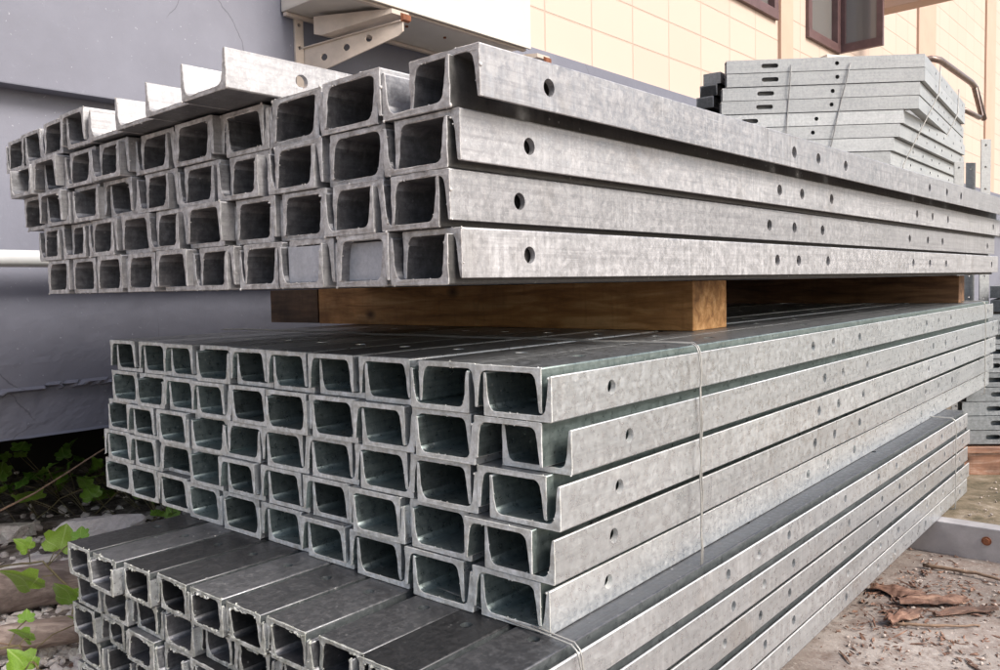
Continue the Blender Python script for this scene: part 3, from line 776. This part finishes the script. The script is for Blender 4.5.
# bundle wires
def strand(name, pts, r, mat, lab, cat='wire tie', group=None):
    bm = bmesh.new(); tube(bm, pts, r, 6); return tag(from_bm(name, bm, M[mat], None, True), lab, cat, group)
def facept(t, z, off=.005):   # point on the front face of the bundle, t from left
    p = Vector((1.995, 3.9)) + D1*(min(.004, 0)-.905+t) - Vector((.060, .998))*off; return (p.x, p.y, z)
def sidept(t, z, off=.006):
    q = min(max((1.824-z)/.70, 0), 1)
    p = Vector((1.995, 3.9)) + D1*(-.15*min(max(q-.2, 0)/.5, 1)+off+.016) + D2*t; return (p.x, p.y, z)
for t0, t1, lab in ((.235, .19, 'wire tie beside the slots on the bundled frames'), (.505, .36, 'wire tie beside the round holes on the bundled frames')):
    strand('wire_tie', [facept(t0+.06+(t1-t0)*k/14, 1.79-.045*k, .008+.004*math.sin(k)) for k in range(15)], .0028, 'wire_dark', lab)
for t0, lab in ((.30, 'nearer wire tie on the long side of the bundled frames'), (.95, 'farther wire tie on the long side of the bundled frames')):
    strand('wire_tie', [sidept(t0-.012*k, 1.825-.045*k, .010) for k in range(14)], .003, 'wire', lab)
# loose board on the bundle
bm = bmesh.new(); c = Vector((1.995, 3.9)) - D1*.42 + D2*.1
box(bm, (0, 0, 0), (.16, .05, .018), .002); o = from_bm('wood_scrap', bm, M['cabinet']); o.location = (c.x, c.y, 1.834); o.rotation_euler = (0, 0, .3)
tag(o, 'pale scrap of board lying on top of the bundled frames', 'wood scrap')
# three black channels beside the bundle
bch = channel_mesh('black_channel', .085, .052, 1.0, .006, .007, .005, .006, [], [], .006, [M['steel_black'], M['steel_shade']], .001, 0, 5) if False else None
def black_channel(i):
    pr = channel_profile(.088, .054, .005, .007, .005, .006, .012)
    bm = bmesh.new(); n = len(pr)
    A_ = [bm.verts.new((0, y, -z)) for y, z in pr]; B_ = [bm.verts.new((1.0, y, -z)) for y, z in pr]
    for k in range(n): bm.faces.new((A_[k], A_[(k+1) % n], B_[(k+1) % n], B_[k]))
    c0 = bm.faces.new(A_[::-1]); c1 = bm.faces.new(B_); c0.material_index = 1
    bmesh.ops.triangulate(bm, faces=[c0, c1]); bmesh.ops.recalc_face_normals(bm, faces=bm.faces)
    me = bpy.data.meshes.new('black_channel'); bm.to_mesh(me); bm.free()
    me.materials.append(M['steel_black']); me.materials.append(M['steel_shade'])
    cb = bmesh.new()
    for x in (.05, .3, .6): cyl(cb, (x, 0, -.03), (0, 1, 0), .008, .2, 14)
    return boolean_cut(me, cb)
bme = black_channel(0)
for i in range(3):
    o = link_mesh('black_channel', bme)
    o.location = (1.055-.018*i, 4.08-.002*i, 1.797-.057*i); o.rotation_euler = (0, 0, math.atan2(.809, .588))
    tag(o, 'black steel channel left of the bundled frames, %s of three' % ['topmost', 'middle', 'lowest'][i], 'steel channel', 'black channels beside the bundle')
# timber crib carrying the bundle
zc = zs_[-1]
def crib(cx, cy, lab, z1):
    t = empty('timber_crib', (cx, cy, -.05), an1)
    z = 0; k = 0
    while z < z1+.05-.001:
        h = min(.1, z1+.05-z)
        bm = bmesh.new()
        if k % 2:
            box(bm, (-.2, 0, z+h/2), (.1, .5, h-.001), .003); box(bm, (.2, 0, z+h/2), (.1, .5, h-.001), .003)
        else:
            box(bm, (0, -.2, z+h/2), (.5, .1, h-.001), .003); box(bm, (0, .2, z+h/2), (.5, .1, h-.001), .003)
        from_bm('bearer', bm, M['timber_dark'], t); z += h; k += 1
    tag(t, lab, 'timber crib')
crib(1.50, 4.30, 'crossed timber crib under the near half of the bundled frames', zc)
crib(2.12, 4.95, 'crossed timber crib under the far half of the bundled frames', zc)

# rear pile of slotted rails at the right edge
sl_mesh = rail_mesh('slotted_rail', 1.3, .0575, [(.13, .06), (.33, .06), (.7, .06), (1.0, .06)], [], M['steel_shade'])
np_ = 9
for i in range(np_):
    o = link_mesh('slotted_rail', sl_mesh)
    off = random.uniform(-.012, .012)+(0.03 if i > 6 else 0)
    o.location = (1.955+off, 3.47+random.uniform(-.006, .006), .078+.0605*i); o.rotation_euler = (0, 0, an1)
    tag(o, 'grey slotted rail at the right edge, %s from the bottom of the rear pile' % ORD[i], 'slotted rail', 'slotted rails in the rear pile')
    o2 = link_mesh('slotted_rail', sl_mesh)
    o2.location = (2.02+off, 3.58, .078+.0605*i); o2.rotation_euler = (0, 0, an1)
    tag(o2, 'grey slotted rail hidden behind the front one, %s from the bottom of the rear pile' % ORD[i], 'slotted rail', 'slotted rails in the rear pile')
# pallet under it
pt = empty('pallet', (1.93, 3.44, -.05), an1); tag(pt, 'red-brown wooden pallet under the rear pile of slotted rails', 'pallet')
bm = bmesh.new(); box(bm, (.7, .25, .108), (1.5, .55, .018), .003); from_bm('deck', bm, M['pallet'], pt)
for y in (.01, .25, .48):
    bm = bmesh.new(); box(bm, (.7, y, .051), (1.5, .05, .094), .003); from_bm('runner', bm, M['pallet'], pt)
# two short channels lying on the rear pile, ends to the camera
for i, (x, y, z) in enumerate(((2.20, 3.62, .626), (2.20, 3.625, .686))):
    o = link_mesh('grey_channel', bme.copy()); o.data.materials.clear(); o.data.materials.append(M['steel_shade']); o.data.materials.append(M['steel_pile'])
    o.location = (x, y, z+.056); o.rotation_euler = (0, 0, math.atan2(.809, .588))
    tag(o, 'short grey channel lying on the rear pile at the right edge, %s one' % ['lower', 'upper'][i], 'steel channel')
# upright angle posts
def post(x, y, z0, z1, lab):
    t = bmesh.new(); box(t, (0, 0, (z0+z1)/2), (.048, .005, z1-z0), .001); box(t, (.0265, .028, (z0+z1)/2), (.005, .06, z1-z0), .001)
    bmesh.ops.recalc_face_normals(t, faces=t.faces)
    me = bpy.data.meshes.new('angle_post'); t.to_mesh(me); t.free()
    cb = bmesh.new()
    z = z1-.03
    while z > z0+.03: cyl(cb, (0, 0, z), (0, 1, 0), .0065, .04, 12); cyl(cb, (.026, .03, z), (1, 0, 0), .0065, .04, 12); z -= .11
    o = link_mesh('angle_post', boolean_cut(me, cb), [M['steel_pile']]); o.location = (x, y, 0); o.rotation_euler = (0, 0, .1)
    tag(o, lab, 'steel post', 'upright posts right of the bundle')
post(2.335, 4.22, -.05, 1.365, 'shorter galvanised angle post standing right beside the bundled frames')
post(2.44, 4.3, -.05, 1.37, 'middle galvanised angle post of three right of the bundle')
post(2.47, 4.22, -.05, 1.475, 'tallest galvanised angle post of three right of the bundle')

# ------------------------------------------------------------------ logs, rubble, plants on the left
def log(name, p0, p1, r0_, r1_, mat, lab, cat='log', bend=.02, stub=True):
    bm = bmesh.new(); n = 26; p0 = Vector(p0); p1 = Vector(p1); pts = []; rs = []
    for i in range(n+1):
        t = i/n; p = p0.lerp(p1, t); p = p+Vector((noise.noise(Vector((t*3, 1, r0_*50))), noise.noise(Vector((t*3, 5, r0_*50))), .6*noise.noise(Vector((t*3, 9, r0_*50)))))*bend
        pts.append(p); rs.append((r0_+(r1_-r0_)*t)*(1+.10*noise.noise(Vector((t*9, 2, 2)))))
    tube(bm, pts, rs, 22)
    for v in bm.verts: v.co += Vector(noise.noise_vector(v.co*35))*.0022
    return tag(from_bm(name, bm, mat, None, True), lab, cat)
log('log', (-1.75, 1.86, .02), (-.83, 2.20, .075), .058, .050, M['log'], 'thick pale grey-brown log lying left of the bottom stack, the upper one')
log('log', (-1.65, 1.62, -.005), (-.86, 1.86, .045), .036, .031, M['log'], 'thinner brown log lying left of the bottom stack, nearest the camera')
def chunk(loc, sz, lab, seed, mat=None, rot=0):
    bm = bmesh.new(); bmesh.ops.create_icosphere(bm, subdivisions=4, radius=1)
    off = Vector((seed*7.1, seed*3.3, 0)); rp = random.Random(seed)
    planes = [(Vector((rp.gauss(0, 1), rp.gauss(0, 1), rp.gauss(.3, .7))).normalized(), rp.uniform(.5, .8)) for _ in range(9)]+[(Vector((.1, .05, 1)).normalized(), .7)]
    for v in bm.verts:
        c = v.co.copy(); cell = noise.cell(c*1.4+off)
        k = 1+.32*noise.noise(c*1.1+off)+.14*noise.noise(c*3.2+off)+.05*noise.noise(c*9+off)
        v.co = c*k
        for n_, d_ in planes:
            q_ = v.co.dot(n_)-d_-.04*noise.noise(c*6+off)
            if q_ > 0: v.co -= n_*q_
        v.co += c*.03*noise.noise(c*14+off)
        v.co = Vector((v.co.x*sz[0], v.co.y*sz[1], v.co.z*sz[2]))
    o = from_bm('concrete_chunk', bm, mat or M['concrete']); o.location = loc; o.rotation_euler = (0, 0, rot)
    return tag(o, lab, 'concrete chunk')
chunk((-1.29, 2.60, .045), (.13, .07, .05), 'large pale broken concrete chunk behind the left end of the bottom stack', 1, rot=.6)
chunk((-1.58, 2.62, .03), (.08, .06, .04), 'broken concrete chunk left of the largest one', 2, rot=.2)
chunk((-1.75, 2.48, .02), (.08, .06, .04), 'grey concrete chunk at the left edge above the log', 3)
chunk((-1.38, 2.34, .01), (.09, .05, .035), 'flat pale concrete chunk between the log and the largest chunk', 4, rot=.5)
chunk((-1.42, 2.12, .01), (.07, .04, .03), 'low pale concrete chunk touching the thick log', 5, rot=.2)
# rubble scattered under the building edge: uncountable
def scatter(name, n, area, sz, mat, seed, kindlab):
    r_ = random.Random(seed); bm = bmesh.new()
    for i in range(n):
        s_, l_ = area(r_); p = WL(s_, l_, 0)
        z = -.045+.05*min(max((l_-1.75)/.9, 0), 1); s0 = sz*r_.uniform(.35, 1.3)
        m_ = Matrix.Translation((p.x, p.y, z+s0*.35)) @ Matrix.Rotation(r_.random()*6, 4, 'Z') @ Matrix.Rotation(r_.random()*3, 4, 'X') @ Matrix.Diagonal((s0, s0*r_.uniform(.5, .9), s0*r_.uniform(.3, .7), 1))
        v = bmesh.ops.create_icosphere(bm, subdivisions=1, radius=1, matrix=m_)['verts']
        for q_ in v: q_.co += Vector(noise.noise_vector(q_.co*60))*s0*.35
    o = from_bm(name, bm, mat); tag(o, kindlab[0], kindlab[1], kind='stuff')
scatter('rubble', 5000, lambda r: (r.uniform(-.2, 1.9), 1.72+abs(r.gauss(0, .6))), .017, M['concrete'], 1, ('small pale rubble and gravel on the soil left of the stacks', 'rubble'))
scatter('leaf_litter', 900, lambda r: (r.uniform(-.2, 2.2), 1.7+abs(r.gauss(0, .6))), .009, M['bark'], 2, ('brown crumbs of leaf litter on the soil left of the stacks', 'litter'))
def scatter_right():
    r_ = random.Random(5); bm = bmesh.new()
    for i in range(1500):
        # denser around the pile of bark, against the stack
        if r_.random() < .5: p = Vector((1.06+r_.gauss(0, .16), 2.03+r_.gauss(0, .16)))
        else: p = low.o + low.a*r_.uniform(.8, 2.4) - low.b*(.0+r_.random()**1.6*1.1)
        L_ = .0015+.012*r_.random()**2 if r_.random() < .95 else r_.uniform(.015, .04); w = .0010+.0028*r_.random()
        m_ = Matrix.Translation((p.x, p.y, -.043+w*.6)) @ Matrix.Rotation(r_.random()*6.3, 4, 'Z') @ Matrix.Rotation(r_.gauss(0, .15), 4, 'Y') @ Matrix.Diagonal((L_, w, w*.6, 1))
        v = bmesh.ops.create_icosphere(bm, subdivisions=1, radius=1, matrix=m_)['verts']
        for q_ in v: q_.co += Vector(noise.noise_vector(q_.co*150))*w*1.5
    tag(from_bm('wood_litter', bm, M['bark']), 'fine brown wood splinters scattered on the ground right of the stacks', 'litter', kind='stuff')
scatter_right()
def gravel_right():
    r_ = random.Random(9); bm = bmesh.new()
    for i in range(2200):
        p = low.o + low.a*r_.uniform(.6, 3.2) - low.b*(-.02+r_.random()**1.3*1.4); s0 = .0016+.0055*r_.random()**3
        m_ = Matrix.Translation((p.x, p.y, -.043+s0*.3)) @ Matrix.Rotation(r_.random()*6, 4, 'Z') @ Matrix.Diagonal((s0, s0*r_.uniform(.5, .9), s0*r_.uniform(.4, .8), 1))
        v = bmesh.ops.create_icosphere(bm, subdivisions=1, radius=1, matrix=m_)['verts']
        for q_ in v: q_.co += Vector(noise.noise_vector(q_.co*200))*s0*.4
    tag(from_bm('gravel', bm, M['grit']), 'sparse pale grit and small stones on the ground right of the stacks', 'gravel', kind='stuff')
gravel_right()
def bark(p, L_, w, rz, lab, seed, curl=1.0, z=.0):
    """a curled, torn sheet of bark"""
    bm = bmesh.new(); nu, nv = 26, 10; g = []
    for i in range(nu+1):
        r_ = []
        for j in range(nv+1):
            u = i/nu; v = j/nv-.5
            ww = w*(.55+.45*math.sin(math.pi*min(max(u*1.05, .03), .97)))*(1+.25*noise.noise(Vector((u*8, seed, j*.3))))
            a = v*2.4*curl; rad = ww/2.4/curl
            r_.append(bm.verts.new((L_*(u-.5)+.006*noise.noise(Vector((j*.9, seed, u*2))), math.sin(a)*rad, math.cos(a)*rad-rad*math.cos(1.2*curl)+.010*noise.noise(Vector((u*4, v*3, seed)))+.006)))
        g.append(r_)
    for i in range(nu):
        for j in range(nv): bm.faces.new((g[i][j], g[i+1][j], g[i+1][j+1], g[i][j+1]))
    bmesh.ops.recalc_face_normals(bm, faces=bm.faces)
    bmesh.ops.solidify(bm, geom=bm.faces[:], thickness=.0035)
    o = from_bm('bark_piece', bm, M['bark']); o.location = (p[0], p[1], -.042+z); o.rotation_euler = (0, 0, rz)
    return tag(o, lab, 'bark piece', 'bark pieces on the ground by the bottom stack')
bark((1.08, 2.05), .17, .055, -.05, 'largest curled dark bark piece on the ground right of the bottom stack', 1, 1.0, .004)
bark((1.13, 1.99), .17, .026, .15, 'long narrow bark piece in front of the largest curled one', 2, .6)
bark((1.03, 2.13), .13, .06, -.5, 'reddish bark piece tucked against the bottom stack', 3, .8)
bark((.97, 1.97), .12, .04, .5, 'small bark piece nearest the bottom stack', 4, .8)
bark((1.33, 2.06), .09, .022, -.25, 'narrow bark strip off to the right of the pile', 5, .5)
bark((1.24, 1.85), .07, .02, .6, 'tiny bark strip in front of the pile', 6, .5)
def twig(pts, r, lab, mat='twig', name='twig'):
    bm = bmesh.new(); P = []
    for a, b in zip(pts, pts[1:]):
        for k in range(6): P.append(Vector(a).lerp(Vector(b), k/6)+Vector(noise.noise_vector(Vector(a)*9+Vector((k, 0, 0))))*r*.6)
    P.append(Vector(pts[-1])); tube(bm, P, [r*(1-.5*i/len(P)) for i in range(len(P))], 7)
    return tag(from_bm(name, bm, M[mat], None, True), lab, 'twig')
twig([(1.20, 2.33, -.036), (1.30, 2.24, -.03), (1.38, 2.13, -.036)], .006, 'straight brown twig on the ground beside the grey bearer')
twig([(.93, 1.93, -.036), (1.02, 1.90, -.03), (1.12, 1.91, -.036)], .004, 'thin twig on the ground in front of the bark')
twig([(1.42, 2.1, -.036), (1.52, 2.0, -.032)], .004, 'thin twig on the ground near the right edge')
twig([(-1.75, 1.95, .10), (-1.3, 1.72, .065), (-.98, 1.52, .02), (-.9, 1.42, -.02)], .0045, 'pale bent stick crossing the thin log', 'wire')
twig([(-1.55, 2.05, .12), (-1.35, 2.35, .22), (-1.2, 2.62, .34)], .004, 'thin reddish stem rising behind the log')
twig([(-1.6, 1.78, .03), (-1.25, 1.72, .08), (-1.0, 1.70, .05)], .003, 'thin dry twig lying between the two logs')

def leaf_mesh(kind):
    """lobed ivy-like leaf, folded along the midrib, with curved blade"""
    out = [(0, 0), (.18, -.14), (.42, -.16), (.60, .02), (.50, .20), (.62, .34), (.50, .52), (.30, .56), (.22, .74), (0, 1.0)]
    bm = bmesh.new(); mid_ = []
    def zf(x, y): return .22*abs(x) - .30*(y-.4)**2 + .05*math.sin(9*x+5*y)
    nr = 5
    for sg in (1, -1):
        prev = None
        pts = []
        for a, b in zip(out, out[1:]):
            for k in range(3): pts.append((a[0]+(b[0]-a[0])*k/3, a[1]+(b[1]-a[1])*k/3))
        pts.append(out[-1])
        for (x, y) in pts:
            cy = min(max(y*.9+.05, 0), 1.0)
            r_ = [bm.verts.new((sg*x*k/nr, cy+(y-cy)*k/nr, zf(x*k/nr, cy+(y-cy)*k/nr))) for k in range(nr+1)]
            if prev:
                for k in range(nr):
                    try: bm.faces.new((prev[k], prev[k+1], r_[k+1], r_[k]))
                    except Exception: pass
            prev = r_
    bmesh.ops.remove_doubles(bm, verts=bm.verts, dist=.001)
    bmesh.ops.recalc_face_normals(bm, faces=bm.faces)
    me = bpy.data.meshes.new('leaf'); bm.to_mesh(me); bm.free()
    for p in me.polygons: p.use_smooth = True
    return me
lm = leaf_mesh(0); lm.materials.append(M['leaf']); lm2 = lm.copy(); lm2.materials.clear(); lm2.materials.append(M['leaf_dark'])
def vine(path, leaves, sz, me, lab, seed):
    r_ = random.Random(seed); base = Vector(path[0])
    t = empty('vine', base)
    bm = bmesh.new(); P = []
    for a, b in zip(path, path[1:]):
        for k in range(5): P.append(Vector(a).lerp(Vector(b), k/5)-base+Vector(noise.noise_vector(Vector(a)*7+Vector((k, 0, 0))))*.008)
    P.append(Vector(path[-1])-base)
    tube(bm, P, .0024, 6)
    spots = []
    for p, s_, yaw, tilt in leaves:
        spots.append((Vector(p)-base, s_, yaw, tilt))
        n_ = min(P, key=lambda q_: (q_-(Vector(p)-base)).length)
        tube(bm, [n_, (n_+Vector(p)-base)/2+Vector((0, 0, .01)), Vector(p)-base], .0013, 5)
    from_bm('stem', bm, M['stem'], t, True)
    for p, s_, yaw, tilt in spots:
        o = link_mesh('leaf', me, [], t); o.location = p; o.scale = (s_*sz, s_*sz, s_*sz)
        o.rotation_euler = (tilt, r_.gauss(0, .25), yaw)
    tag(t, lab, 'vine', 'green vines left of the stacks')
# big leaves near the log; leaf faces turned to the light
vine([(-1.5, 2.0, .0), (-1.25, 1.98, .13), (-1.10, 1.93, .16), (-1.0, 1.88, .10), (-.97, 1.80, .02)],
     [((-1.10, 1.88, .115), 1.05, 2.7, .9), ((-1.06, 1.94, .185), .85, .5, .9), ((-.995, 1.86, .085), .95, 2.9, 1.05),
      ((-1.02, 1.96, .205), .42, .2, .8), ((-1.13, 1.93, .19), .5, 1.4, .8)], .085, lm, 'broad-leaved green vine climbing over the thick log', 1)
vine([(-1.3, 1.62, -.02), (-1.12, 1.66, .06), (-1.0, 1.66, .07), (-.93, 1.6, .05)],
     [((-.99, 1.68, .075), .62, 2.4, .9), ((-.955, 1.60, .05), .7, 1.2, .9), ((-1.02, 1.72, .10), .35, .5, .9), ((-.90, 1.58, .03), .5, 3.0, .8), ((-.90, 1.70, .10), .35, 2.0, .9)],
     .08, lm, 'yellow-green vine on the thin log at the lower left corner', 2)
def bushy(c, n, spread, sz, me, lab, seed):
    r_ = random.Random(seed); lv = []; path = [(c[0]-.1, c[1]-.05, -.02), (c[0], c[1], .08), (c[0]+.12, c[1]+.06, .12), (c[0]+.3, c[1]+.1, .1)]
    for i in range(n):
        p = (c[0]+r_.gauss(0, spread[0]), c[1]+r_.gauss(0, spread[1]), max(.03, c[2]+r_.gauss(0, spread[2])))
        lv.append((p, r_.uniform(.5, 1.1), r_.uniform(0, 6.3), r_.uniform(.3, 1.1)))
    vine(path, lv, sz, me, lab, seed)
bushy((-1.38, 2.92, .12), 26, (.13, .08, .03), .075, lm, 'clump of bright green leaves behind the largest concrete chunk', 5)
bushy((-1.12, 2.75, .10), 22, (.12, .08, .025), .06, lm, 'smaller bright green clump against the left side of the stacks', 6)
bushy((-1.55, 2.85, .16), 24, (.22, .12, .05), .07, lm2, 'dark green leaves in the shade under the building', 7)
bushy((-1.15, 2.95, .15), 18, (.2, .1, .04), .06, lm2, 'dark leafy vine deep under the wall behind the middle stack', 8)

# ------------------------------------------------------------------ camera, light, world
cam = bpy.data.cameras.new('camera'); co = bpy.data.objects.new('camera', cam); col.objects.link(co)
cam.sensor_width = 36; cam.lens = 827/1000*36; cam.clip_start = .02; cam.clip_end = 1500
Rv = Vector((1.0, -.0013, -.0210)); Fv = Vector((0, .9982, -.0597)).normalized()
Rv = (Vector((1, 0, -.0210)) - Fv*Vector((1, 0, -.0210)).dot(Fv)).normalized(); Uv = Rv.cross(Fv)
Uv = Vector((.0210, .0597, .998)).normalized(); Rv = Fv.cross(Uv).normalized(); Uv = Rv.cross(Fv)
mw = Matrix((Rv, Uv, -Fv)).transposed().to_4x4(); mw.translation = (0, 0, .79); co.matrix_world = mw
cam.dof.use_dof = False
scene.camera = co

SUN_DIR = Vector((.80, -.62, .90)).normalized()      # towards the sun
sl = bpy.data.lights.new('sun', 'SUN'); sl.energy = 2.0; sl.angle = R(22); sl.color = (1, .975, .945)
so = bpy.data.objects.new('sun', sl); col.objects.link(so)
so.rotation_euler = SUN_DIR.to_track_quat('Z', 'Y').to_euler(); so.location = (3, -3, 5)
w = bpy.data.worlds.new('World'); scene.world = w; w.use_nodes = True
nt = w.node_tree; bg = nt.nodes['Background']
sk = nt.nodes.new('ShaderNodeTexSky'); sk.sky_type = 'NISHITA'; sk.sun_disc = False
el = math.asin(SUN_DIR.z); sk.sun_elevation = el; sk.sun_rotation = math.atan2(SUN_DIR.x, SUN_DIR.y)
sk.air_density = 1.0; sk.dust_density = 4.0; sk.ozone_density = 1.0
nt.links.new(sk.outputs[0], bg.inputs[0]); bg.inputs[1].default_value = .138
scene.render.engine = 'CYCLES'
scene.view_settings.view_transform = 'Standard'; scene.view_settings.look = 'None'
scene.view_settings.exposure = .84; scene.view_settings.gamma = 1
